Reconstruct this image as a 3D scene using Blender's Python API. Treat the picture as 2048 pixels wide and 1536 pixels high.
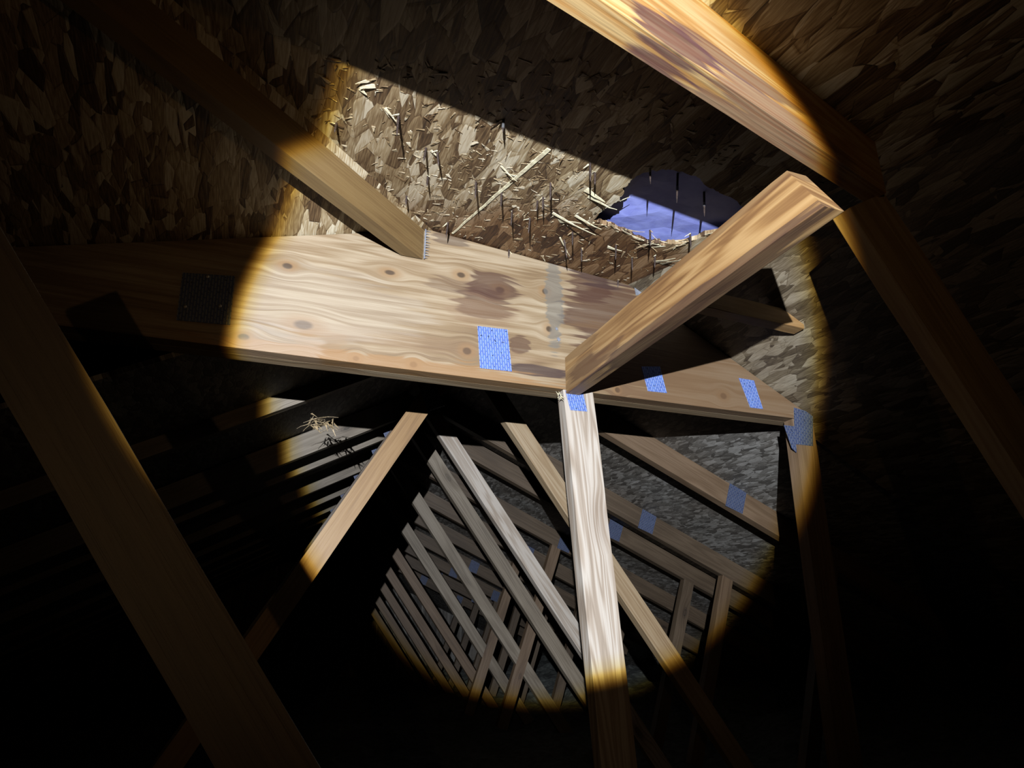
import bpy, bmesh, math, random
from mathutils import Vector, Matrix
random.seed(7)
for o in list(bpy.data.objects): bpy.data.objects.remove(o)
S = bpy.context.scene
COL = S.collection

# ------------------------------------------------------------------ camera, world, torch
# Attic frame: X runs across the trusses, Y runs along the ridge (away from the viewer), Z is up.
F = 1334.0                      # focal length in pixels for a 2048 x 1536 frame
EYE = 0.72                      # camera height over the ceiling joists
_a = math.atan(482 / F)
rC = Vector((-524, 482, F)).normalized()          # ridge direction in camera axes (x right, y down, z forward)
uC = Vector((0, -math.cos(_a), math.sin(_a)))
tC = rC.cross(uC)
cam_d = bpy.data.cameras.new('camera'); cam = bpy.data.objects.new('camera', cam_d); COL.objects.link(cam)
cam_d.sensor_width = 36; cam_d.lens = 36 * F / 2048; cam_d.clip_start = .02; cam_d.clip_end = 60
right = Vector((tC.x, rC.x, uC.x)); down = Vector((tC.y, rC.y, uC.y)); fwd = Vector((tC.z, rC.z, uC.z))
m = Matrix((right, -down, -fwd)).transposed().to_4x4(); m.translation = (0, 0, EYE)
cam.matrix_world = m
S.camera = cam
S.view_settings.view_transform = 'Standard'; S.view_settings.look = 'None'
S.view_settings.gamma = 1; S.view_settings.use_curve_mapping = False
S.view_settings.exposure = 0.0
w = bpy.data.worlds.new('night'); S.world = w; w.use_nodes = True
w.node_tree.nodes['Background'].inputs[0].default_value = (0, 0, 0, 1)
w.node_tree.nodes['Background'].inputs[1].default_value = 0

def make_torch():
    d = bpy.data.lights.new('torch', 'SPOT'); o = bpy.data.objects.new('torch', d); COL.objects.link(o)
    d.energy = 1300; d.spot_size = math.radians(170); d.spot_blend = 0.2; d.shadow_soft_size = .006
    o.location = (-.384, -.80, .165 + EYE)
    ax = Vector((.433, 1, .187)).normalized()
    o.rotation_euler = ax.to_track_quat('-Z', 'Y').to_euler()
    d.use_nodes = True
    nt = d.node_tree; N = nt.nodes; L = nt.links
    em = N['Emission']
    tc = N.new('ShaderNodeTexCoord')
    nz = N.new('ShaderNodeVectorMath'); nz.operation = 'NORMALIZE'; L.new(tc.outputs['Normal'], nz.inputs[0])
    sp = N.new('ShaderNodeSeparateXYZ'); L.new(nz.outputs[0], sp.inputs[0])
    ab = N.new('ShaderNodeMath'); ab.operation = 'ABSOLUTE'; L.new(sp.outputs[2], ab.inputs[0])
    ac = N.new('ShaderNodeMath'); ac.operation = 'ARCCOSINE'; L.new(ab.outputs[0], ac.inputs[0])
    mr = N.new('ShaderNodeMapRange'); mr.inputs['From Min'].default_value = 0
    mr.inputs['From Max'].default_value = math.radians(60); L.new(ac.outputs[0], mr.inputs['Value'])
    def ramp(stops):
        r = N.new('ShaderNodeValToRGB'); e = r.color_ramp.elements
        while len(e) > 1: e.remove(e[-1])
        for i, (p, c) in enumerate(stops):
            q = e[0] if i == 0 else e.new(p / 60)
            q.position = p / 60; q.color = (*c, 1)
        return r
    # the lens throws a sharp edged disc with a yellow fringe and a faint warm spill
    r = ramp([(0, (.88, .93, 1)), (15.3, (.88, .93, 1)), (15.9, (.82, .80, .60)), (16.2, (.70, .52, .12)),
              (16.5, (.16, .08, .012)), (16.8, (.0085, .0052, .0024)), (20, (.0080, .0050, .0023)), (25, (.0040, .0025, .0012)), (34, (.0020, .0012, .0006)), (46, (.0008, .0005, .0002)), (58, (0, 0, 0))])
    L.new(mr.outputs[0], r.inputs[0]); L.new(r.outputs[0], em.inputs['Color'])
    em.inputs['Strength'].default_value = 1
    return o
make_torch()

# ------------------------------------------------------------------ measuring helpers
def ray(px, py):
    d = Vector((px - 1024, py - 768, F)); R = rC.dot(d)
    return Vector((tC.dot(d) / R, 1.0, uC.dot(d) / R))
def P(t, R, u): return Vector((t, R, u + EYE))
def onR(px, py, R):
    d = ray(px, py) * R; return P(d.x, R, d.z)
# roof planes, u = c + a t + b R
PA = (.965 - .27 * .32 + .29 * 1.47, .27, -.29)
PB = (.965 + .089 * .32 - .10 * 1.47, -.089, .10)
PC = (1.01 + .466 * .62, -.466, 0)
PL = (1.01 - .53 * .62, .53, 0)
PN = (.913 + .554 * .9, -.554, 0)
def hgt(pl, t, R): return pl[0] + pl[1] * t + pl[2] * R
def on(pl, px, py):
    d = ray(px, py); R = pl[0] / (d.z - pl[1] * d.x - pl[2]); return P(d.x * R, R, d.z * R)
def nrm(pl): return Vector((-pl[1], -pl[2], 1)).normalized()

# ------------------------------------------------------------------ materials
class NT:
    def __init__(s, name):
        s.m = bpy.data.materials.new(name); s.m.use_nodes = True
        s.nt = s.m.node_tree; s.N = s.nt.nodes; s.L = s.nt.links
        s.b = s.N['Principled BSDF']; s.tc = s.N.new('ShaderNodeTexCoord'); s.oi = s.N.new('ShaderNodeObjectInfo')
    def set(s, inp, v):
        if hasattr(v, 'is_output') or isinstance(v, bpy.types.NodeSocket): s.L.new(v, inp)
        else: inp.default_value = v
    def math(s, op, a, b=0.0, c=None, clamp=False):
        n = s.N.new('ShaderNodeMath'); n.operation = op; n.use_clamp = clamp
        s.set(n.inputs[0], a); s.set(n.inputs[1], b)
        if c is not None: s.set(n.inputs[2], c)
        return n.outputs[0]
    def vmath(s, op, a, b):
        n = s.N.new('ShaderNodeVectorMath'); n.operation = op
        s.set(n.inputs[0], a); s.set(n.inputs[1], b); return n.outputs[0]
    def map(s, v, scale=(1, 1, 1), rot=(0, 0, 0), loc=(0, 0, 0)):
        n = s.N.new('ShaderNodeMapping'); s.set(n.inputs[0], v)
        n.inputs['Location'].default_value = loc; n.inputs['Rotation'].default_value = rot; n.inputs['Scale'].default_value = scale
        return n.outputs[0]
    def noise(s, v, scale=1, detail=3, dist=0, rough=.5, out=0):
        n = s.N.new('ShaderNodeTexNoise'); s.set(n.inputs['Vector'], v)
        n.inputs['Scale'].default_value = scale; n.inputs['Detail'].default_value = detail
        n.inputs['Distortion'].default_value = dist; n.inputs['Roughness'].default_value = rough
        return n.outputs[out]
    def vor(s, v, scale=1, feat='F1'):
        n = s.N.new('ShaderNodeTexVoronoi'); n.feature = feat; s.set(n.inputs['Vector'], v); n.inputs['Scale'].default_value = scale
        return n
    def ramp(s, v, stops):
        r = s.N.new('ShaderNodeValToRGB'); e = r.color_ramp.elements; s.set(r.inputs[0], v)
        while len(e) > 1: e.remove(e[-1])
        for i, (p, c) in enumerate(stops):
            q = e[0] if i == 0 else e.new(p)
            q.position = p; q.color = (*c, 1)
        return r.outputs[0]
    def mix(s, f, a, b, mode='MIX'):
        n = s.N.new('ShaderNodeMix'); n.data_type = 'RGBA'; n.blend_type = mode
        s.set(n.inputs[0], f); s.set(n.inputs[6], a); s.set(n.inputs[7], b); return n.outputs[2]
    def sep(s, v):
        n = s.N.new('ShaderNodeSeparateXYZ'); s.set(n.inputs[0], v); return n.outputs
    def smooth(s, v, a, b, x=0, y=1):
        n = s.N.new('ShaderNodeMapRange'); n.interpolation_type = 'SMOOTHSTEP'; s.set(n.inputs[0], v)
        n.inputs[1].default_value = a; n.inputs[2].default_value = b; n.inputs[3].default_value = x; n.inputs[4].default_value = y
        return n.outputs[0]
    def bump(s, h, dist=.002, strength=.6):
        n = s.N.new('ShaderNodeBump'); s.set(n.inputs['Height'], h); n.inputs['Distance'].default_value = dist
        n.inputs['Strength'].default_value = strength; s.L.new(n.outputs[0], s.b.inputs['Normal'])

ALB = .46      # scales all base colours down to weaken bounced light; the torch is strong
def wood(name, lo, mid, hi, knots=(), stains=(), free_knots=.5, streak=.5, stain_col=(.055, .022, .018), free_stain=0.0, grain=1.0):
    k = NT(name)
    off = k.N.new('ShaderNodeCombineXYZ'); k.set(off.inputs[0], k.math('MULTIPLY', k.oi.outputs['Random'], 37.0)); k.set(off.inputs[1], k.math('MULTIPLY', k.oi.outputs['Random'], 11.0))
    base = k.tc.outputs['Object']
    v = k.vmath('ADD', base, off.outputs[0])
    # knots bend the grain: measured ones in object space, free ones from cells
    kd = None
    xyz = k.sep(base)
    wob = k.noise(k.map(base, (9, 9, 9)), 1, 3)
    warp = k.math('SUBTRACT', wob, .5)
    kn_in = kn_ring = bend = None
    for (x, z, rx, rz) in knots:
        a = k.math('MULTIPLY', k.math('SUBTRACT', xyz[0], x), 1 / rx); b = k.math('MULTIPLY', k.math('SUBTRACT', xyz[2], z), 1 / rz)
        d = k.math('SQRT', k.math('ADD', k.math('MULTIPLY', a, a), k.math('MULTIPLY', b, b)))
        d = k.math('ADD', d, k.math('MULTIPLY', warp, .5))
        i_ = k.smooth(d, .55, 1.05, 1, 0); bd = k.smooth(d, .8, 5.0, 1, 0); bd = k.math('MULTIPLY', bd, b)
        kn_in = i_ if kn_in is None else k.math('MAXIMUM', kn_in, i_)
        bend = bd if bend is None else k.math('ADD', bend, bd)
        rg = k.smooth(d, 1.0, 2.6, 1, 0)
        kn_ring = rg if kn_ring is None else k.math('MAXIMUM', kn_ring, rg)
    vo = k.vor(k.map(v, (4.0, 6, 9.5)), 1)
    sel = k.smooth(k.sep(vo.outputs['Color'])[0], 1 - free_knots - .02, 1 - free_knots + .02)
    fd = vo.outputs['Distance']
    fk = k.math('MULTIPLY', k.smooth(fd, .08, .17, 1, 0), sel)
    fr = k.math('MULTIPLY', k.smooth(fd, .15, .42, 1, 0), sel)
    # grain
    zz = k.math('ADD', xyz[2], k.math('MULTIPLY', xyz[1], .8))
    if bend is not None: zz = k.math('ADD', zz, k.math('MULTIPLY', bend, -.009))
    zz = k.math('ADD', zz, k.math('MULTIPLY', fr, .012))
    cmb = k.N.new('ShaderNodeCombineXYZ'); k.set(cmb.inputs[0], xyz[0]); k.set(cmb.inputs[1], k.oi.outputs['Random']); k.set(cmb.inputs[2], zz)
    gv = k.vmath('ADD', cmb.outputs[0], off.outputs[0])
    big = k.noise(k.map(gv, (.75, 1, 15)), 1, 3, .45)
    bands = k.math('SINE', k.math('MULTIPLY', big, 60.0 * grain)); bands = k.math('MULTIPLY_ADD', bands, .5, .5)
    fine = k.noise(k.map(gv, (7, 30, 260)), 1, 3, .2, .6)
    patch = k.noise(k.map(gv, (2.2, 3, 7)), 1, 3, .4)
    g = k.math('ADD', k.math('MULTIPLY', bands, .16 * streak * 2), k.math('ADD', k.math('MULTIPLY', fine, .34), k.math('MULTIPLY', patch, .62)))
    col = k.ramp(g, [(.25, lo), (.52, mid), (.80, hi)])
    dk = (lo[0] * .28, lo[1] * .24, lo[2] * .2)
    rings = k.math('MULTIPLY_ADD', k.math('SINE', k.math('MULTIPLY', fd, 160.0)), .3, .7)
    if kn_in is not None:
        col = k.mix(k.math('MULTIPLY', kn_ring, .5), col, (mid[0] * 1.05, mid[1] * .8, mid[2] * .5, 1))
        col = k.mix(k.math('MULTIPLY', kn_in, .82), col, (*dk, 1))
    col = k.mix(k.math('MULTIPLY', fr, .35), col, (lo[0] * .9, lo[1] * .75, lo[2] * .6, 1))
    col = k.mix(k.math('MULTIPLY', k.math('MULTIPLY', fk, rings), .85), col, (*dk, 1))
    # water stains with hard tide lines; also carries painted glare patches
    sw = k.math('SUBTRACT', k.noise(k.map(gv, (2.5, 5, 95)), 1, 3, .5), .5)
    sw2 = k.math('ADD', k.math('MULTIPLY', sw, 1.7), k.math('MULTIPLY', warp, .7))
    for (x, z, rx, rz, st, cc) in stains:
        a = k.math('MULTIPLY', k.math('SUBTRACT', xyz[0], x), 1 / rx); b = k.math('MULTIPLY', k.math('SUBTRACT', xyz[2], z), 1 / rz)
        d = k.math('SQRT', k.math('ADD', k.math('MULTIPLY', a, a), k.math('MULTIPLY', b, b)))
        d = k.math('ADD', d, k.math('MULTIPLY', sw2, .9))
        body = k.smooth(d, .8, 1.05, 1, 0); edge = k.math('MULTIPLY', k.smooth(d, .6, .95), body)
        col = k.mix(k.math('MULTIPLY', k.math('MULTIPLY_ADD', edge, .12, .88), k.math('MULTIPLY', body, st)), col, (*cc, 1))
    if free_stain > 0:
        n = k.noise(k.map(gv, (2.6, 4, 10), loc=(3, 1, 7)), 1, 4, .8)
        col = k.mix(k.math('MULTIPLY', k.smooth(n, .60, .66), free_stain), col, (*stain_col, 1))
    col = k.mix(1.0, col, (ALB, ALB, ALB, 1), 'MULTIPLY')
    k.L.new(col, k.b.inputs['Base Color'])
    k.b.inputs['Roughness'].default_value = .58; k.b.inputs['Specular IOR Level'].default_value = .35
    k.bump(k.math('ADD', fine, k.math('MULTIPLY', bands, .3)), .0012, .55)
    return k.m

def osb(name, cols, scale=1.0, bump=1.0, damp=0.0, damp_at=None):
    k = NT(name)
    v = k.tc.outputs['Object']
    wv = k.N.new('ShaderNodeTexNoise'); k.set(wv.inputs['Vector'], v); wv.inputs['Scale'].default_value = 22 * scale; wv.inputs['Detail'].default_value = 3
    v = k.vmath('ADD', v, k.vmath('MULTIPLY', k.vmath('SUBTRACT', wv.outputs[1], (.5, .5, .5)), (.0035 / scale,) * 3))
    best = bc = bh = None
    for i, (ang, sc) in enumerate([(8, (11, 36, 1)), (-34, (12, 44, 1)), (52, (14, 40, 1)), (96, (15, 42, 1)), (-72, (12, 50, 1))]):
        mp = k.map(v, tuple(q * scale for q in sc[:2]) + (0.001,), (0, 0, math.radians(ang)), (i * 3.7, i * 1.9, 0))
        vo = k.vor(mp, 1); s = k.sep(vo.outputs['Color'])
        gr = k.noise(k.map(v, (28 * scale, 330 * scale, 1), (0, 0, math.radians(ang))), 1, 2, .3)
        edge = k.vor(mp, 1, 'DISTANCE_TO_EDGE').outputs['Distance']
        pr = s[0] if i else k.math('MULTIPLY', s[0], 1.0)
        cv = k.math('ADD', k.math('MULTIPLY', s[1], .55), k.math('MULTIPLY', gr, .62))
        cv = k.math('SUBTRACT', cv, k.smooth(edge, 0.0, .03, .16, 0))
        hv = k.math('ADD', pr, k.math('ADD', k.math('MULTIPLY', gr, .15), k.smooth(edge, 0, .10, -.35, 0)))
        if best is None: best, bc, bh = pr, cv, hv
        else:
            gt = k.math('GREATER_THAN', pr, best)
            bc = k.math('ADD', bc, k.math('MULTIPLY', gt, k.math('SUBTRACT', cv, bc)))
            bh = k.math('ADD', bh, k.math('MULTIPLY', gt, k.math('SUBTRACT', hv, bh)))
            best = k.math('MAXIMUM', best, pr)
    col = k.ramp(bc, cols)
    big = k.noise(k.map(v, (3, 3, 3)), 1, 3, .5)
    col = k.mix(k.smooth(big, .35, .7, 0, .45), col, k.mix(1.0, col, (.55, .42, .30, 1), 'MULTIPLY'))
    if damp_at:
        xyz = k.sep(v); a = k.math('MULTIPLY', k.math('SUBTRACT', xyz[0], damp_at[0]), 1 / damp_at[2]); b = k.math('MULTIPLY', k.math('SUBTRACT', xyz[1], damp_at[1]), 1 / damp_at[3])
        d = k.math('ADD', k.math('SQRT', k.math('ADD', k.math('MULTIPLY', a, a), k.math('MULTIPLY', b, b))), k.math('MULTIPLY', k.math('SUBTRACT', big, .5), 1.2))
        col = k.mix(k.smooth(d, .6, 1.1, damp, 0), col, k.mix(1.0, col, (.42, .25, .13, 1), 'MULTIPLY'))
    col = k.mix(1.0, col, (ALB, ALB, ALB, 1), 'MULTIPLY'); k.L.new(col, k.b.inputs['Base Color']); k.b.inputs['Roughness'].default_value = .62; k.b.inputs['Specular IOR Level'].default_value = .3
    k.bump(bh, .0014 * bump, .7)
    return k.m

def plate_mat(name, c1, c2, rough=.42, metal=.35):
    k = NT(name); v = k.tc.outputs['Object']
    br = k.N.new('ShaderNodeTexBrick'); k.set(br.inputs['Vector'], k.map(v, (1, 1, 1), (math.radians(90), 0, math.radians(0))))
    v2 = k.N.new('ShaderNodeCombineXYZ'); s = k.sep(v); k.set(v2.inputs[0], s[2]); k.set(v2.inputs[1], s[0])
    k.L.new(v2.outputs[0], br.inputs['Vector'])
    br.inputs['Scale'].default_value = 1; br.inputs['Brick Width'].default_value = .0165; br.inputs['Row Height'].default_value = .0062
    br.inputs['Mortar Size'].default_value = .0019; br.inputs['Mortar Smooth'].default_value = .3; br.offset = .5
    slot = k.math('SUBTRACT', 1.0, br.outputs['Fac'])
    n = k.noise(k.map(v, (60, 60, 60)), 1, 3)
    col = k.mix(k.smooth(n, .3, .7), (*c1, 1), (*c2, 1))
    col = k.mix(k.math('MULTIPLY', slot, .72), col, (c1[0] * 3.0 + .05, c1[1] * 2.4 + .05, min(1, c1[2] * 1.45), 1))
    ln = k.smooth(k.noise(k.map(v, (130, 130, 130), loc=(4, 4, 4)), 1, 1), .66, .70)
    col = k.mix(ln, col, (.012, .02, .05, 1))
    col = k.mix(1.0, col, (ALB, ALB, ALB, 1), 'MULTIPLY'); k.L.new(col, k.b.inputs['Base Color']); k.b.inputs['Metallic'].default_value = metal; k.b.inputs['Roughness'].default_value = rough
    k.bump(k.math('ADD', slot, k.math('MULTIPLY', n, .4)), .0016, 1.0)
    return k.m

def plain(name, c, rough=.6, metal=0, var=.3, scale=40, bump=.0005):
    k = NT(name); n = k.noise(k.tc.outputs['Object'], scale, 4, .3)
    col = k.mix(k.smooth(n, .3, .7), (*[q * (1 - var) for q in c], 1), (*[min(1, q * (1 + var)) for q in c], 1))
    col = k.mix(1.0, col, (ALB, ALB, ALB, 1), 'MULTIPLY'); k.L.new(col, k.b.inputs['Base Color']); k.b.inputs['Roughness'].default_value = rough; k.b.inputs['Metallic'].default_value = metal
    k.bump(n, bump, .6); return k.m

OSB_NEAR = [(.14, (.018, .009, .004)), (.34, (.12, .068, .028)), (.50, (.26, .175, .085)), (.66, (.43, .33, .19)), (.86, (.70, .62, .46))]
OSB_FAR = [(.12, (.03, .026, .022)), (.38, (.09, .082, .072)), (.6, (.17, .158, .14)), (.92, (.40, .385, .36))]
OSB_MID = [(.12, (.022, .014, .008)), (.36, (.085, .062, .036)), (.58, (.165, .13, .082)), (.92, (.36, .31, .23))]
M = {}
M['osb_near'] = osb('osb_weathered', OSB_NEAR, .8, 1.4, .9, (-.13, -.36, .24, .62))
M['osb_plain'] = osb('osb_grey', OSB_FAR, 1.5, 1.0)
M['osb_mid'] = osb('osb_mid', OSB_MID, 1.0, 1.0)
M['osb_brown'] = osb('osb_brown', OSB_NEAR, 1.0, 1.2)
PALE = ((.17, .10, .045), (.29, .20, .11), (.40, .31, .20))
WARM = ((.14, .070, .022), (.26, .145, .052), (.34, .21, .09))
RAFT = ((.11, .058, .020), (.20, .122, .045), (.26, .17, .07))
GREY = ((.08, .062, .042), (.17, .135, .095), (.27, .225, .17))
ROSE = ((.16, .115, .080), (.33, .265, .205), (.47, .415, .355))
DIMMED = ((.045, .028, .015), (.085, .056, .032), (.13, .09, .055))
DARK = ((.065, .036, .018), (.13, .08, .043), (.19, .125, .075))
M['warm'] = wood('spruce_warm', *WARM, free_knots=.22, free_stain=.0)
M['raft'] = wood('spruce_rafter', *RAFT, free_knots=.3, streak=.3)
M['pale'] = wood('spruce_pale', *PALE, free_knots=.25)
M['grey'] = wood('spruce_greyed', *GREY, free_knots=.75)
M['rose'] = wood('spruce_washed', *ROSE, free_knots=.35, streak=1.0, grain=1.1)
M['dimmed'] = wood('spruce_dimmed', *DIMMED, free_knots=.2)  # darker copy standing in for torch falloff on the rear trusses
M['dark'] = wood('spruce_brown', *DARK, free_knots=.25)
M['end'] = plain('splinter_wood', (.45, .33, .18), .7, 0, .35, 90)
M['pale_sliver'] = plain('pale_sliver', (.85, .72, .48), .7, 0, .3, 90)
M['plate'] = plate_mat('blue_coated_plate', (.11, .18, .56), (.14, .25, .66), .4, .25)
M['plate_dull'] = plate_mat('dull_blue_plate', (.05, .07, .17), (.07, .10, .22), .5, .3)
M['zinc'] = plain('zinc_plate', (.34, .36, .42), .45, .5, .2, 80)
M['nail'] = plain('rusty_nail', (.075, .05, .042), .5, .6, .4, 200)
M['nail_tip'] = plain('bright_nail_point', (.72, .72, .74), .3, .9, .1, 200)
M['under'] = plain('blue_underlay', (.34, .39, 1.0), .5, 0, .14, 26, .002)
M['insul'] = plain('blown_insulation', (.11, .12, .11), .95, 0, .45, 30, .01)

# ------------------------------------------------------------------ mesh helpers
def link(name, bm, mat, parent=None, mw=None, bevel=0, segs=1):
    if bevel:
        bmesh.ops.bevel(bm, geom=[e for e in bm.edges], offset=bevel, segments=segs, profile=.5, affect='EDGES')
    bmesh.ops.recalc_face_normals(bm, faces=bm.faces)
    me = bpy.data.meshes.new(name); bm.to_mesh(me); bm.free()
    for q in (mat if isinstance(mat, (list, tuple)) else [mat]): me.materials.append(q)
    o = bpy.data.objects.new(name, me); COL.objects.link(o)
    mw = mw or Matrix.Identity(4)
    if parent is not None:
        o.parent = parent; o.matrix_local = parent_world[parent.name].inverted() @ mw
        parent_world[o.name] = mw.copy()
    else: o.matrix_world = mw
    parent_world[o.name] = mw.copy()
    return o
parent_world = {}
def thing(name, loc, label, cat, group=None):
    o = bpy.data.objects.new(name, None); COL.objects.link(o); o.location = loc; o.empty_display_size = .1
    parent_world[o.name] = Matrix.Translation(loc)
    return tag(o, label, cat, group)
def tag(o, label, cat, group=None, kind=None):
    o['label'] = label; o['category'] = cat
    if group: o['group'] = group
    if kind: o['kind'] = kind
    return o
def frame(x, z_hint, origin):
    x = x.normalized(); y = z_hint.cross(x).normalized(); z = x.cross(y)
    q = Matrix((x, y, z)).transposed().to_4x4(); q.translation = origin; return q
def board(name, mat, parent, p0, p1, wid, thk, wdir, bevel=.0018, cuts=(0, 0), skew=0):
    """p0..p1 runs along one edge of the board; wid goes towards wdir, thk towards wdir x length."""
    L = (p1 - p0).length; mw = frame(p1 - p0, wdir, p0)
    bm = bmesh.new(); n = 10
    vs = []
    rnd = random.Random(name + str(round(p0.x, 3)) + str(round(p0.z, 3)))
    for i in range(n + 1):
        f = i / n; row = []
        for (y, z) in ((0, 0), (thk, 0), (thk, wid), (0, wid)):
            x = L * f
            if i == 0: x += cuts[0] * z + skew * (1 - y / thk)
            if i == n: x += cuts[1] * z
            j = 0 if i in (0, n) else 1
            row.append(bm.verts.new((x, y + j * rnd.uniform(-.0006, .0006), z + j * rnd.uniform(-.0008, .0008))))
        vs.append(row)
    for i in range(n):
        for a in range(4):
            b = (a + 1) % 4; bm.faces.new((vs[i][a], vs[i][b], vs[i + 1][b], vs[i + 1][a]))
    bm.faces.new(vs[0][::-1]); bm.faces.new(vs[-1])
    if bevel:
        long = [e for e in bm.edges if abs((e.verts[0].co - e.verts[1].co).normalized().x) > .9]
        bmesh.ops.bevel(bm, geom=long, offset=bevel, segments=2, profile=.5, affect='EDGES')
    return link(name, bm, mat, parent, mw)
def prism(name, mat, parent, poly, y0, y1, origin, bevel=0):
    """polygon of world (x, z) pairs extruded from Y = y0 to y1, object origin at `origin`"""
    bm = bmesh.new()
    a = [bm.verts.new((x - origin.x, y0 - origin.y, z - origin.z)) for x, z in poly]
    b = [bm.verts.new((x - origin.x, y1 - origin.y, z - origin.z)) for x, z in poly]
    bm.faces.new(a); bm.faces.new(b[::-1])
    for i in range(len(a)):
        j = (i + 1) % len(a); bm.faces.new((a[j], a[i], b[i], b[j]))
    return link(name, bm, mat, parent, Matrix.Translation(origin), bevel)
def plate(parent, corners, R, mat, thk=.0014, name='connector_plate', label=None):
    """steel plate pressed flat on a member's face, its front at R"""
    ws = [Vector(c) if len(c) == 3 else onR(c[0], c[1], R) for c in corners]
    ctr = sum(ws, Vector()) / 4
    up = ((ws[0] - ws[3]) + (ws[1] - ws[2])).normalized(); 
    xx = Vector((up.z, 0, -up.x))
    if xx.x < 0: xx = -xx
    mw = Matrix((xx, Vector((0, 1, 0)), up)).transposed().to_4x4(); mw.translation = ctr
    inv = mw.inverted(); bm = bmesh.new(); loc = [inv @ q for q in ws]
    a = [bm.verts.new((q.x, 0, q.z)) for q in loc]; b = [bm.verts.new((q.x, thk, q.z)) for q in loc]
    bm.faces.new(a); bm.faces.new(b[::-1])
    for i in range(4):
        j = (i + 1) % 4; bm.faces.new((a[j], a[i], b[i], b[j]))
    o = link(name, bm, mat, parent, mw)
    if label: o['label'] = label
    return o
def rect(t, u, wdt, hgt_, R, ang=0):
    c, s = math.cos(ang), math.sin(ang)
    return [P(t + x * c - z * s, R, u + x * s + z * c) for x, z in ((-wdt / 2, hgt_ / 2), (wdt / 2, hgt_ / 2), (wdt / 2, -hgt_ / 2), (-wdt / 2, -hgt_ / 2))]
def sliver(bm, p, d, n, L, wd, rnd):
    """a torn strip of wood: p base, d direction, n roughly its face normal"""
    d = d.normalized(); s = d.cross(n).normalized(); n = s.cross(d)
    pts = []
    k = 4
    for i in range(k + 1):
        f = i / k; ww = wd * (1 - f * .85) * (.8 + .4 * rnd.random()); c = p + d * L * f + n * (L * .04 * f * f * rnd.uniform(-1, 1.5))
        th = .0007 * (1 - f * .6)
        pts.append([bm.verts.new(c + s * ww / 2 + n * th), bm.verts.new(c - s * ww / 2 + n * th), bm.verts.new(c - s * ww / 2 - n * th), bm.verts.new(c + s * ww / 2 - n * th)])
    for i in range(k):
        for a in range(4):
            b = (a + 1) % 4; bm.faces.new((pts[i][a], pts[i][b], pts[i + 1][b], pts[i + 1][a]))
    bm.faces.new(pts[0][::-1]); bm.faces.new(pts[-1])

# ------------------------------------------------------------------ roof sheathing (setting)
def deck(name, pl, poly, mat, label, thk=.012, hole=None, xdir=None):
    """poly: list of (t, R); sheathing underside lies in plane pl"""
    n = nrm(pl); o0 = P(poly[0][0], poly[0][1], hgt(pl, *poly[0]))
    x = (xdir or Vector((0, 1, pl[2]))).normalized(); x = (x - n * x.dot(n)).normalized(); y = n.cross(x)
    mw = Matrix((x, y, n)).transposed().to_4x4(); mw.translation = o0; inv = mw.inverted()
    bm = bmesh.new()
    def loop(pts):
        return [bm.verts.new((q.x, q.y, 0)) for q in pts]
    out = loop([inv @ P(t, R, hgt(pl, t, R)) for t, R in poly])
    es = [bm.edges.new((out[i], out[(i + 1) % len(out)])) for i in range(len(out))]
    if hole:
        h = loop([inv @ q for q in hole]); es += [bm.edges.new((h[i], h[(i + 1) % len(h)])) for i in range(len(h))]
    bmesh.ops.triangle_fill(bm, use_beauty=True, edges=es)
    if hole:   # triangle_fill may bridge the opening: drop faces whose centre is in it
        hp = [v.co.copy() for v in h]
        def inside(c):
            r = False; j = len(hp) - 1
            for i in range(len(hp)):
                if (hp[i].y > c.y) != (hp[j].y > c.y) and c.x < (hp[j].x - hp[i].x) * (c.y - hp[i].y) / (hp[j].y - hp[i].y) + hp[i].x: r = not r
                j = i
            return r
        bad = [f for f in bm.faces if inside(f.calc_center_median())]
        bmesh.ops.delete(bm, geom=bad, context='FACES_ONLY')
    fs = list(bm.faces); r = bmesh.ops.extrude_face_region(bm, geom=fs)
    for g in r['geom']:
        if isinstance(g, bmesh.types.BMVert): g.co.z += thk
    o = link(name, bm, mat, None, mw)
    return tag(o, label, 'roof sheathing', kind='structure'), x, y, n

RB = 1.47                      # front face of the deep beam
def ridgeline(R): return .32 + (R - 1.47) * .39 / .359        # A meets B over the hip rafter
def kinkline(R): return 1.215 - .215 * R              # B meets C
rnd = random.Random(3)
hole_px = [(1261, 361), (1280, 350), (1299, 342), (1318, 341), (1336, 339), (1364, 343), (1392, 352), (1402, 361), (1411, 371), (1426, 377), (1439, 386), (1474, 402),
           (1500, 425), (1480, 450), (1445, 468), (1408, 470), (1388, 480), (1361, 488), (1345, 487), (1330, 491), (1312, 486), (1299, 487), (1282, 480), (1267, 477), (1252, 466), (1236, 461), (1221, 452), (1205, 449), (1186, 440),
           (1198, 428), (1205, 417), (1219, 413), (1228, 406), (1240, 402), (1237, 394), (1248, 386), (1244, 377), (1256, 371)]
hp = []
for i, (x, y) in enumerate(hole_px):
    x2, y2 = hole_px[(i + 1) % len(hole_px)]
    for f in (0, .33, .66):
        j = 0 if f == 0 else 2.6
        hp.append(on(PB, x + (x2 - x) * f + rnd.uniform(-j, j), y + (y2 - y) * f + rnd.uniform(-j, j)))
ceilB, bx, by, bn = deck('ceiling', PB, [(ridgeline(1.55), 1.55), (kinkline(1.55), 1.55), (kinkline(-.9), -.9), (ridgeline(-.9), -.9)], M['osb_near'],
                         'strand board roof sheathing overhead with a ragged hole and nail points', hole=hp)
deck('ceiling', PA, [(ridgeline(1.55), 1.55), (ridgeline(-.9), -.9), (-2.6, -.9), (-2.6, 1.55)], M['osb_brown'], 'dark brown roof sheathing left of the sloping timber')
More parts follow.
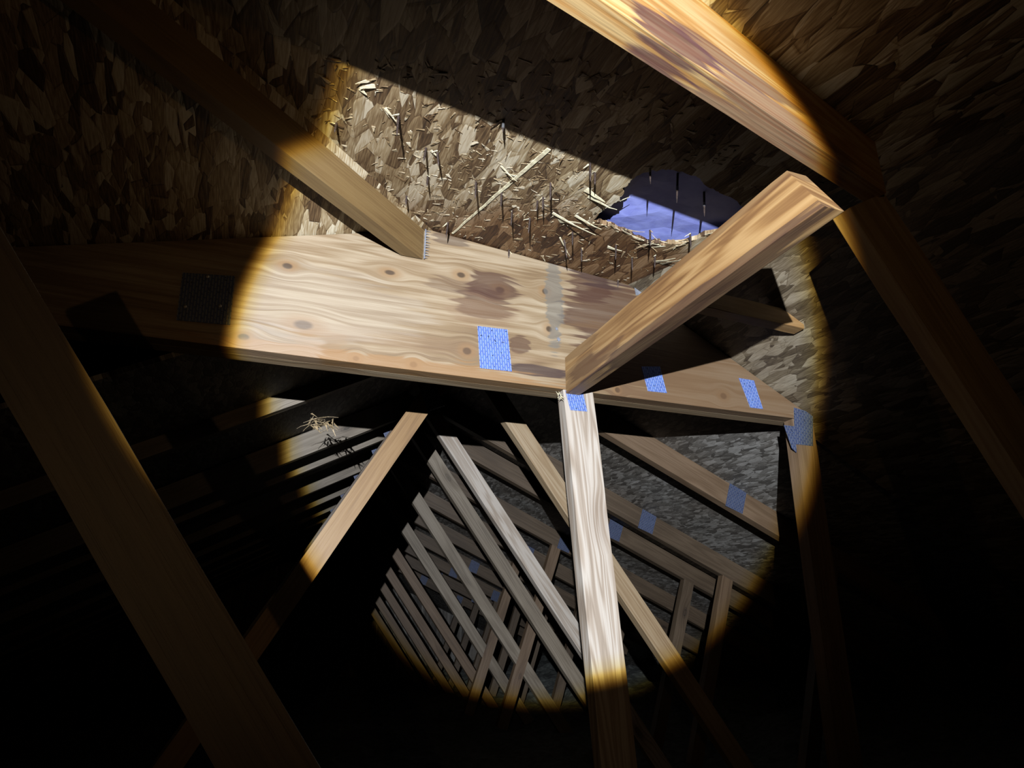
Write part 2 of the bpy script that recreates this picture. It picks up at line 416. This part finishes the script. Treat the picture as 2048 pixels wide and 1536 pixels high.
deck('ceiling', PN, [(kinkline(-.9), -.9), (kinkline(1.47), 1.47), (kinkline(1.55), 1.55), (3.4, 1.55), (3.4, -.9)], M['osb_mid'], 'grey roof sheathing sloping down on the near right')
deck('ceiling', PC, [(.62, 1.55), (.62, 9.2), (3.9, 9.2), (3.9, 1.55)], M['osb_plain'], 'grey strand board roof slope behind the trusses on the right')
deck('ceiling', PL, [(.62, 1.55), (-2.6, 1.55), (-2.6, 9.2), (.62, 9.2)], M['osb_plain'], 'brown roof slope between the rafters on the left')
# far end wall
o0 = P(.62, 9.1, -.7)
tag(prism('wall_back', M['osb_plain'], None, [(-2.6, o0.z), (3.9, o0.z), (3.9, EYE - .4), (.62, EYE + 1.1), (-2.6, EYE - .5)], 9.1, 9.15, o0), 'far gable wall lost in the dark', 'wall', kind='structure')
# insulation
bm = bmesh.new(); nx, ny = 90, 130; g = []
from mathutils import noise as mn
for i in range(nx + 1):
    row = []
    for j in range(ny + 1):
        t = -2.9 + 7.1 * i / nx; R = -1 + 10.3 * j / ny
        z = -.62 + .07 * mn.noise(Vector((t * 1.6, R * 1.6, 0))) + .05 * mn.noise(Vector((t * 6, R * 6, 3))) + .10 * max(0, t - 1.2)
        row.append(bm.verts.new((t, R, z + EYE)))
    g.append(row)
for i in range(nx):
    for j in range(ny): bm.faces.new((g[i][j], g[i + 1][j], g[i + 1][j + 1], g[i][j + 1]))
fl = link('floor', bm, M['insul']); tag(fl, 'grey loose insulation covering the attic floor', 'floor', kind='structure')

# underlay seen through the hole
gap = .030
hc = on(PB, 1340, 425)
bm = bmesh.new(); n_ = 14; gg = []
for i in range(n_ + 1):
    row = []
    for j in range(n_ + 1):
        q = hc + bx * (i / n_ - .5) * .75 + by * (j / n_ - .5) * .75 + bn * (gap + .006 * mn.noise(Vector((i * .5, j * .5, 0))))
        row.append(bm.verts.new(q - hc))
    gg.append(row)
for i in range(n_):
    for j in range(n_): bm.faces.new((gg[i][j], gg[i + 1][j], gg[i + 1][j + 1], gg[i][j + 1]))
r = bmesh.ops.extrude_face_region(bm, geom=list(bm.faces))
for q in r['geom']:
    if isinstance(q, bmesh.types.BMVert): q.co += bn * .0015
tag(link('roofing_underlay', bm, M['under'], None, Matrix.Translation(hc)), 'blue underlay sheet showing through the ragged hole in the roof boards', 'underlay')

# pale joint strip between two sheets
a = on(PB, 905, 466); b = on(PB, 1098, 297)
bm = bmesh.new(); d = (b - a); s = bn.cross(d).normalized(); rows = []
for i in range(25):
    f = i / 24; c = d * f + s * .002 * mn.noise(Vector((f * 9, 0, 0))); wv = .0022 + .0022 * f + .001 * mn.noise(Vector((f * 30, 5, 0)))
    rows.append([bm.verts.new(c + s * wv + bn * .001), bm.verts.new(c + s * wv - bn * .0022), bm.verts.new(c - s * wv - bn * .0022), bm.verts.new(c - s * wv + bn * .001)])
for i in range(24):
    for k_ in range(4):
        bm.faces.new((rows[i][k_], rows[i][(k_ + 1) % 4], rows[i + 1][(k_ + 1) % 4], rows[i + 1][k_]))
bm.faces.new(rows[0]); bm.faces.new(rows[-1][::-1])
jo = link('joint_strip', bm, M['pale_sliver'], ceilB, Matrix.Translation(a)); jo['label'] = 'pale strip of bare wood where two sheets meet'

# ------------------------------------------------------------------ roofing nails with torn wood round them
NAILS = [((797, 232), .050, 'upper left of the lit boards, standing alone'), ((852, 296), .036, 'beside the broken flake at upper left'), ((874, 304), .036, 'under the broken flake at upper left, leaning right'),
         ((856, 352), .030, 'small one at mid left below the broken flake'), ((952, 362), .048, 'in the middle of the boards left of the pale joint'), ((1003, 385), .040, 'touching the pale joint between sheets'),
         ((1024, 420), .044, 'just right of the pale joint near its lower half'), ((1060, 436), .044, 'below the dark knot, half way to the beam'), ((1101, 366), .044, 'tallest in the cluster right of the pale joint'),
         ((1086, 394), .036, 'beside the dark torn knot'), ((1075, 402), .030, 'short one under the dark torn knot'), ((1180, 326), .046, 'by the shadow edge left of the hole'), ((1190, 345), .032, 'short one left of the hole, second from the shadow edge'),
         ((1145, 464), .040, 'lower left of the hole under the torn lip'), ((1232, 490), .044, 'with a pale chip on its base below the hole'), ((1163, 497), .040, 'between the torn lip and the beam top'),
         ((1128, 480), .052, 'long bent one leaning right above the beam'), ((896, 445), .046, 'next to the timber end by the beam'), ((813, 392), .026, 'at the edge of the sloping timber'),
         ((1264, 515), .040, 'right of the chip, close to the diagonal timber'), ((1310, 512), .036, 'almost touching the diagonal timber'), ((673, 246), .026, 'half lit at the left rim of the torch disc'),
         ((1007, 240), .030, 'bright tipped one on the shadow edge'), ((965, 500), .026, 'stubby one right above the beam top'), ((1018, 500), .026, 'stubby one above the beam, right of its neighbour'),
         ((1236, 560), .024, 'small one in the brown corner beside the diagonal'), ((1300, 462), .044, 'poking through the lower rim of the hole'), ((1380, 468), .040, 'at the lower right rim of the hole')]
HOLE_NAILS = [((1297, 338), .062, 'leftmost of the three in front of the blue underlay'), ((1354, 372), .066, 'middle of the three in front of the blue underlay'), ((1407, 408), .058, 'rightmost of the three in front of the blue underlay')]
def nail_mesh(L):
    me_bm = bmesh.new(); prof = [(0.0, .0026), (L * .55, .0024), (L * .80, .0019), (L, .0003)]
    rings = []
    for z, r_ in prof:
        rings.append([me_bm.verts.new((r_ * math.cos(k * math.pi / 4), r_ * math.sin(k * math.pi / 4), -z)) for k in range(8)])
    for i in range(3):
        for k in range(8):
            f = me_bm.faces.new((rings[i][k], rings[i][(k + 1) % 8], rings[i + 1][(k + 1) % 8], rings[i + 1][k])); f.material_index = 0
    me_bm.faces.new(rings[0]); me_bm.faces.new(rings[-1][::-1])
    return me_bm
for lst, dz in ((NAILS, 0), (HOLE_NAILS, gap)):
    for (px, L, lab) in lst:
        q = on(PB, *px); 
        if dz: q = q + bn * dz; L = L + dz * .3
        tilt = Vector((rnd.uniform(-.10, .10), rnd.uniform(-.10, .10), 1)).normalized()
        if 'leaning right' in lab: tilt = Vector((-.4, 0, 1)).normalized()
        z = (bn * .6 + tilt * .6).normalized(); x = z.orthogonal().normalized(); y = z.cross(x)
        mw = Matrix((x, y, z)).transposed().to_4x4(); mw.translation = q + bn * .002
        o = link('roofing_nail', nail_mesh(L), M['nail'], None, mw)
        tag(o, 'dark nail point, ' + lab, 'nail', 'roofing nails poking through the sheathing')
        if dz or 'bright' in lab:
            bm = bmesh.new(); bmesh.ops.create_cone(bm, segments=8, radius1=.0029, radius2=.0029, depth=.010, cap_ends=True)  # bright collar paints a light glint onto the shank
            mw2 = mw @ Matrix.Translation((0, 0, -L * .52)); bo = link('glint_band', bm, M['nail_tip'], o, mw2); bo['label'] = 'bright band painting a glint on the shank'
# splinters: individual torn slivers round the nails and along the hole
cnt = 0
def splinter(q, d, L, wd, mat='pale_sliver'):
    global cnt
    bm = bmesh.new(); sliver(bm, Vector(), d, bn, L, wd, rnd)
    link('splinter', bm, M[mat], ceilB, Matrix.Translation(q)); cnt += 1
for (px, L, lab) in NAILS:
    q = on(PB, *px)
    for _ in range(1):
        a_ = rnd.uniform(0, 6.28); d = bx * math.cos(a_) + by * math.sin(a_) - bn * rnd.uniform(.25, .9)
        splinter(q + bx * rnd.uniform(-.006, .006), d, rnd.uniform(.007, .018), rnd.uniform(.002, .006), rnd.choice(['end', 'pale_sliver', 'pale_sliver']))
for (x, y, x2, y2, wpx) in [(1105, 425, 1195, 452, 6), (1118, 441, 1165, 436, 12), (1172, 378, 1212, 395, 14), (1176, 392, 1236, 408, 8), (1310, 523, 1352, 506, 9), (1322, 527, 1372, 500, 8),
                            (1150, 430, 1205, 447, 7), (1002, 331, 1036, 355, 4), (1030, 352, 1004, 334, 4), (770, 215, 800, 240, 5), (862, 300, 880, 312, 6), (720, 176, 735, 186, 9), (1120, 474, 1142, 502, 4), (1215, 493, 1245, 496, 9)]:
    a = on(PB, x, y); b = on(PB, x2, y2)
    splinter(a - bn * .001, (b - a) - bn * (b - a).length * .25, (b - a).length, wpx * .0012)
for i in range(56):
    f = i / 56; k_ = int(46 + f * 48); q = hp[k_ % len(hp)]
    c_ = hc - q; tang = (hp[(k_ + 1) % len(hp)] - hp[k_ - 1]).normalized() * rnd.choice([1, 1, -1])
    d = tang + c_.normalized() * rnd.uniform(-.2, .5) + bn * rnd.uniform(-.35, .25)
    splinter(q + bn * rnd.uniform(-.003, .009) - c_.normalized() * rnd.uniform(-.004, .012), d, rnd.uniform(.025, .06), rnd.uniform(.002, .006), rnd.choice(['end', 'pale_sliver']))
# lifted flakes over the whole weathered sheet
bm = bmesh.new(); fo = on(PB, 1000, 380); made = 0
while made < 800:
    px = rnd.uniform(600, 1500); py = rnd.uniform(120, 620)
    if made > 450: px = rnd.gauss(1010, 190); py = rnd.gauss(430, 70)
    q = on(PB, px, py)
    if q.y > 1.46 or q.y < .45 or q.x > kinkline(q.y) - .01 or q.x < ridgeline(q.y) + .01: continue
    if 1180 < px < 1500 and 335 < py < 492: continue
    a_ = rnd.gauss(0, .9) + (1.57 if rnd.random() < .55 else 0); d = bx * math.cos(a_) + by * math.sin(a_) - bn * abs(rnd.gauss(0, .13))
    big = rnd.random() < .16
    sliver(bm, q - fo - bn * .0003, d, bn + bx * rnd.uniform(-.2, .2) + by * rnd.uniform(-.2, .2), rnd.uniform(.006, .020) * (1.5 if big else 1), rnd.uniform(.001, .0035) * (3.2 if big else 1), rnd); made += 1
for f in bm.faces: f.material_index = (f.index // 18) % 3 if False else 0
fk = link('lifted_flakes', bm, M['osb_brown'], ceilB, Matrix.Translation(fo)); fk['kind'] = 'stuff'

# ------------------------------------------------------------------ the deep beam and its truss
G = thing('girder_truss', P(.7, RB, -.62), 'deep pale wooden beam across the picture with upright post and blue plates', 'truss')
org = P(.0, RB, .57)
def loc(px, py, R=RB):
    q = onR(px, py, R); return (q.x - org.x, q.z - org.z)
kn = []
for (x, y, rx, rz) in [(780, 545, .016, .008), (922, 550, .014, .010), (1090, 583, .010, .010), (607, 650, .026, .014), (487, 674, .014, .009), (600, 719, .014, .010),
                       (712, 717, .010, .008), (827, 729, .011, .009), (934, 702, .013, .011), (1000, 580, .016, .012), (1098, 658, .010, .010), (575, 532, .014, .009), (1235, 780, .009, .009), (1447, 792, .012, .010)]:
    lx, lz = loc(x, y); kn.append((lx, lz, rx, rz))
st = []
BR = (.060, .022, .012); PU = (.032, .015, .016); GR = (.13, .125, .11); TAN = (.20, .115, .06); OR = (.25, .13, .045)
for (x, y, rx, rz, s_, cc) in [(985, 572, .075, .045, .82, BR), (965, 610, .085, .045, .7, BR), (930, 575, .10, .03, .4, BR), (960, 625, .10, .05, .40, TAN), (1235, 650, .16, .15, .85, BR), (1180, 570, .07, .06, .8, BR), (1200, 545, .10, .05, .6, PU), (1108, 600, .026, .15, .7, GR), (1038, 690, .030, .030, .7, BR),
                               (1075, 742, .09, .018, .9, PU), (800, 680, .42, .022, .30, TAN), (1430, 770, .42, .22, .85, (.13, .07, .032)), (800, 742, .50, .042, .85, OR), (640, 690, .06, .05, .3, OR), (620, 600, .30, .10, .16, (.42, .39, .34)), (540, 690, .12, .05, .2, (.44, .40, .34)), (900, 480, .05, .018, .55, PU), (1130, 525, .05, .02, .4, (.12, .12, .18))]:  # the two whitish entries at left paint in overexposed torch glare
    lx, lz = loc(x, y); st.append((lx, lz, rx, rz, s_, cc))
M['beam'] = wood('beam_spruce', (.10, .052, .020), (.225, .15, .078), (.38, .30, .20), kn, st, free_knots=.0, streak=.55, grain=.8)
top = [(-1.08, hgt(PA, -1.08, RB)), (.32, .965), (.899, hgt(PN, .899, RB)), (1.47, hgt(PN, 1.47, RB))]
top = [(t, u - .003) for t, u in top]
poly = [(-1.08, .57)] + top + [(1.47, .57)]
prism('girder_board', M['beam'], G, [(t, u + EYE) for t, u in poly], RB, RB + .038, org, .0008)
prism('girder_board', M['pale'], G, [(t, u + EYE - (0 if u < .572 else .012)) for t, u in poly], RB + .0382, RB + .076, P(.01, RB + .0385, .565), .0008)
# post
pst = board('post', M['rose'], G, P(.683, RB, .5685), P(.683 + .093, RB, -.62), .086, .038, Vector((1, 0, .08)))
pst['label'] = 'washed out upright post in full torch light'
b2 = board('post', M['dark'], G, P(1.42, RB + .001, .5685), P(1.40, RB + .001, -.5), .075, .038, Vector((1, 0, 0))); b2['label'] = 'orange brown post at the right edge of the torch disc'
plate(G, [(955, 652), (1015, 659), (1024, 743), (960, 736)], RB - .0014, M['plate'])
plate(G, [(1283, 733), (1320, 733), (1334, 786), (1296, 782)], RB - .0014, M['plate'])
plate(G, [(1478, 756), (1508, 761), (1526, 818), (1501, 815)], RB - .0014, M['plate'])
plate(G, [(1131, 781), (1166, 785), (1175, 823), (1141, 820)], RB - .0016, M['plate'])
plate(G, [(1588, 815), (1626, 826), (1626, 892), (1590, 888)], RB - .0014, M['plate_dull'])
plate(G, [(1568, 850), (1592, 853), (1593, 905), (1584, 896)], RB - .0018, M['plate_dull'])
dp = plate(G, [(365, 545), (470, 552), (460, 650), (352, 640)], RB - .0014, M['plate_dull']); dp['label'] = 'unlit plate at the dark left end of the beam'
for (x, y) in [(415, 553), (370, 613), (440, 612)]:
    bm = bmesh.new(); bmesh.ops.create_uvsphere(bm, u_segments=10, v_segments=6, radius=.004, matrix=Matrix.Diagonal((1, .5, 1, 1)))
    link('screw_head', bm, M['nail_tip'], dp, Matrix.Translation(onR(x, y, RB - .002)))
zp = plate(G, [(1268, 569), (1298, 571), (1300, 592), (1272, 590)], RB - .0014, M['zinc']); zp['label'] = 'small whitish plate corner at the beam top'
# burrs and torn fibres
for (x, y, s_) in [(1113, 658, .005), (1117, 679, .007)]:
    bm = bmesh.new(); c = onR(x, y, RB); vs = []
    for i in range(12):
        r_ = s_ * (1 if i % 2 else .5) * rnd.uniform(.8, 1.2); vs.append((r_ * math.cos(i * math.pi / 6), r_ * math.sin(i * math.pi / 6)))
    a = [bm.verts.new((x_, -.002, z_)) for x_, z_ in vs]; b = [bm.verts.new((x_, .001, z_)) for x_, z_ in vs]
    bm.faces.new(a); bm.faces.new(b[::-1])
    for i in range(12): bm.faces.new((a[(i + 1) % 12], a[i], b[i], b[(i + 1) % 12]))
    link('metal_burr', bm, M['zinc'], G, Matrix.Translation(c))
bm = bmesh.new(); c = onR(1118, 792, RB)
for i in range(14): sliver(bm, Vector((rnd.uniform(-.004, .008), -.001, rnd.uniform(-.008, .008))), Vector((rnd.uniform(-1, .3), rnd.uniform(-1, -.2), rnd.uniform(-.8, .9))), Vector((0, -1, .2)), rnd.uniform(.006, .018), .002, rnd)
to = link('torn_fibres', bm, M['pale_sliver'], G, Matrix.Translation(c)); to['kind'] = 'stuff'

# ------------------------------------------------------------------ timber running from the beam towards the viewer (horizontal)
J = thing('ceiling_tie', P(.69, RB - .002, .56), 'diagonal grained timber from the beam post up to the right', 'timber')
DST = [(.15, .03, .14, .03, .6, BR), (.52, .004, .42, .017, .75, PU), (.10, .02, .13, .05, .45, BR), (.7, .10, .35, .02, .5, BR), (.1, .09, .1, .02, .4, BR)]
M['tie'] = wood('tie_spruce', (.13, .055, .017), (.28, .15, .053), (.38, .23, .095), (), DST, free_knots=.0, streak=1.3, grain=.55)
# length axis runs towards the viewer, left side face and underside show
bo = board('tie_board', M['tie'], J, P(.69, RB - .002, .558), P(.69, .598, .556), .100, .038, Vector((0, 0, 1)), cuts=(0, -.55))

# ------------------------------------------------------------------ hip rafter up left
e = P(.30, RB - .005, .870); q = P(-.026, 1.177, .870); d = (q - e).normalized()
H = thing('hip_rafter', e, 'sloping timber at upper left whose end meets the beam', 'rafter')
back = Vector((d.y, -d.x, 0))
board('rafter_board', M['raft'], H, e + back * .038, e + back * .038 + d * 1.12, .086, .038, Vector((0, 0, 1)), skew=.038 * abs(back.y / d.y))
# plate with upturned teeth sandwiched at the rafter's end
bm = bmesh.new(); s_ = Vector((-d.y, d.x, 0))
if s_.y < 0: s_ = -s_
tc_ = e + Vector((.004, -.001, .0))
for i in range(11):
    z = .004 + i * .0078; b0 = Vector((0.0, 0, z)); L_ = rnd.uniform(.008, .014)
    sliver(bm, b0, Vector((1, -.12, rnd.uniform(-.15, .15))), Vector((0, 0, 1)), L_, .0024, rnd)
bmesh.ops.create_cube(bm, size=1, matrix=Matrix.Translation((0, 0, .044)) @ Matrix.Diagonal((.003, .004, .086, 1)))
tp = link('tooth_plate', bm, M['zinc'], H, Matrix.Translation(tc_)); tp['label'] = 'edge of a toothed metal plate at the timber end'

# ------------------------------------------------------------------ near truss: top chord upper right, webs either side
T0 = thing('roof_truss', P(.6, .57, -.62), 'nearest truss: bright rafter at top right with unlit legs at both sides', 'truss', 'roof trusses')
hd = Vector((.662, .174, 0)).normalized(); he = P(-.075, .471, .721)      # back bottom edge of the level header
h0 = he - hd * .25; h1 = he + hd * 1.07
M['near'] = wood('near_chord', (.19, .08, .018), (.34, .175, .050), (.42, .28, .12), (), [(.78, .02, .09, .03, .85, (.06, .02, .03)), (.92, .05, .16, .018, .7, (.07, .025, .03)), (.60, .03, .22, .009, .5, BR), (1.02, .01, .2, .03, .6, (.09, .04, .05))], free_knots=0, streak=.9, grain=1.4)
board('top_chord', M['near'], T0, h0 - Vector((-hd.y, hd.x, 0)) * .038, h1 - Vector((-hd.y, hd.x, 0)) * .038, .145, .038, Vector((0, 0, 1)), cuts=(0, 0))
wr = board('web', M['pale'], T0, P(.72 * 1.235, .72, .68), P(1.31, .72, -.04), .108, .038, Vector((1, 0, .6))); wr['label'] = 'dim brown leg right of the torch disc'
M['shaded'] = wood('spruce_shaded', (.020, .012, .008), (.040, .025, .016), (.062, .042, .028), free_knots=.2)  # darkened wood paints this leg into shade against the torch spill
wl = board('web', M['shaded'], T0, P(-.292 * .66 - .22, .66, .211 * .66 + .31), P(.31, .66, -.56), .064, .038, Vector((1, 0, .7))); wl['label'] = 'barely lit leg crossing the lower left corner'

# short block behind the diagonal, upper right
zb = onR(1560, 640, 1.20).z
bl = thing('blocking', Vector((1.07, 1.20, zb)), 'short yellow lit block fixed under the sheathing behind the diagonal timber', 'timber')
board('block_board', M['warm'], bl, Vector((.90, 1.20, zb)), Vector((1.24, 1.20, zb - .012)), .046, .038, Vector((0, 0, 1)))

# ------------------------------------------------------------------ repeated trusses
def lowR(t): return .912 - .466 * (t - .62)
def lowL(t): return .905 - .53 * (.62 - t)
RS = [2.11, 2.76, 3.08, 3.69, 4.30, 4.91, 5.52, 6.13, 6.74, 7.35]
ORD = ['first behind the beam, orange brown leg at left', 'second behind the beam, with a washed out pale leg', 'third behind the beam, close behind the second', 'fourth behind the beam, knotty greyish leg',
       'fifth behind the beam, thin greyish leg', 'sixth behind the beam, dimly lit', 'seventh behind the beam, in near darkness', 'eighth behind the beam, deep in the shadow', 'ninth behind the beam, one before the last', 'the last one, farthest into the dark']
webm = ['pale', 'rose', 'grey', 'grey', 'grey', 'dark', 'dark', 'dark', 'dark', 'dark']  # web tones darken with distance, painting in the torch falloff
for i, R in enumerate(RS):
    T = thing('roof_truss', P(.62, R, -.62), 'roof truss with slanting legs, ' + ORD[i], 'truss', 'roof trusses')
    ch = M['dimmed']; lp = [.955, .905, .895, .875, .865, .86][min(i, 5)] - .905
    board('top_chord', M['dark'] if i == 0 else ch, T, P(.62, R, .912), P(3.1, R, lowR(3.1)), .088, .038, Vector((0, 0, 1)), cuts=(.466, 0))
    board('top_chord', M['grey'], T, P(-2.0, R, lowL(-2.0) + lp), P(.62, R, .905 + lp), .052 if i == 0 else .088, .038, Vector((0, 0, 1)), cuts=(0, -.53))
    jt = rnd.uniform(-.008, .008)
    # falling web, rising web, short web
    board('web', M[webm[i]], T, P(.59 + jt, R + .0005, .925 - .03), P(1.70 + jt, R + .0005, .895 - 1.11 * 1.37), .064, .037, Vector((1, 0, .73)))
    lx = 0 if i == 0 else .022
    board('web', M['warm'] if i == 0 else M['dimmed'], T, P(.60 + lx, R + .037, .875), P(-.27 + lx, R + .037, .875 - .87 * 1.70), .064 if i == 0 else .089, .036 if i == 0 else .060, Vector((-1, 0, .6)))  # rear rising webs darkened and widened so their band stays black
    if i == 0: board('web', M['dark'], T, P(.60, R + .110, .875), P(-.27, R + .110, .875 - .87 * 1.70), .064, .072, Vector((-1, 0, .6)))  # added ply, unseen behind the first, only widens its shadow
    board('web', M['dark' if i < 2 else 'dimmed'], T, P(2.10, R, lowR(2.10) + .01), P(1.83, R, lowR(2.10) - .78), .060, .038, Vector((1, 0, -.3)))
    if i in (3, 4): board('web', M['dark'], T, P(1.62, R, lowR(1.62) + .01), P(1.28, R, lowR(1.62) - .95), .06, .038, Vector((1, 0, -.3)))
    pm = M['plate_dull']
    plate(T, rect(1.70, lowR(1.70) + .05, .08, .095, R - .0015, -.35), R - .0015, pm)
    plate(T, rect(2.10, lowR(2.10) + .03, .07, .09, R - .0015, -.35), R - .0015, pm) if i > 5 else None
    plate(T, rect(.485, .735, .06, .10, R - .0015, .45), R - .0015, pm)
    plate(T, rect(.62, .91, .12, .08, R - .0015, 0), R - .0015, pm)

# torn wood fibres hanging from the left slope
c = onR(650, 846, 2.19)
bm = bmesh.new(); nl = nrm(PL)
for i in range(34):
    d = Vector((rnd.uniform(-1, 1), rnd.uniform(-1, .4), rnd.uniform(-.9, .15)))
    sliver(bm, Vector((rnd.uniform(-.05, .04), rnd.uniform(-.04, .04), rnd.uniform(-.012, .02))) + Vector((0, 0, 0)), d, nl, rnd.uniform(.02, .06), rnd.uniform(.004, .010), rnd)
tag(link('torn_wood_tuft', bm, M['end'], None, Matrix.Translation(c)), 'clump of torn wood splinters hanging from the left roof slope', 'splinters')
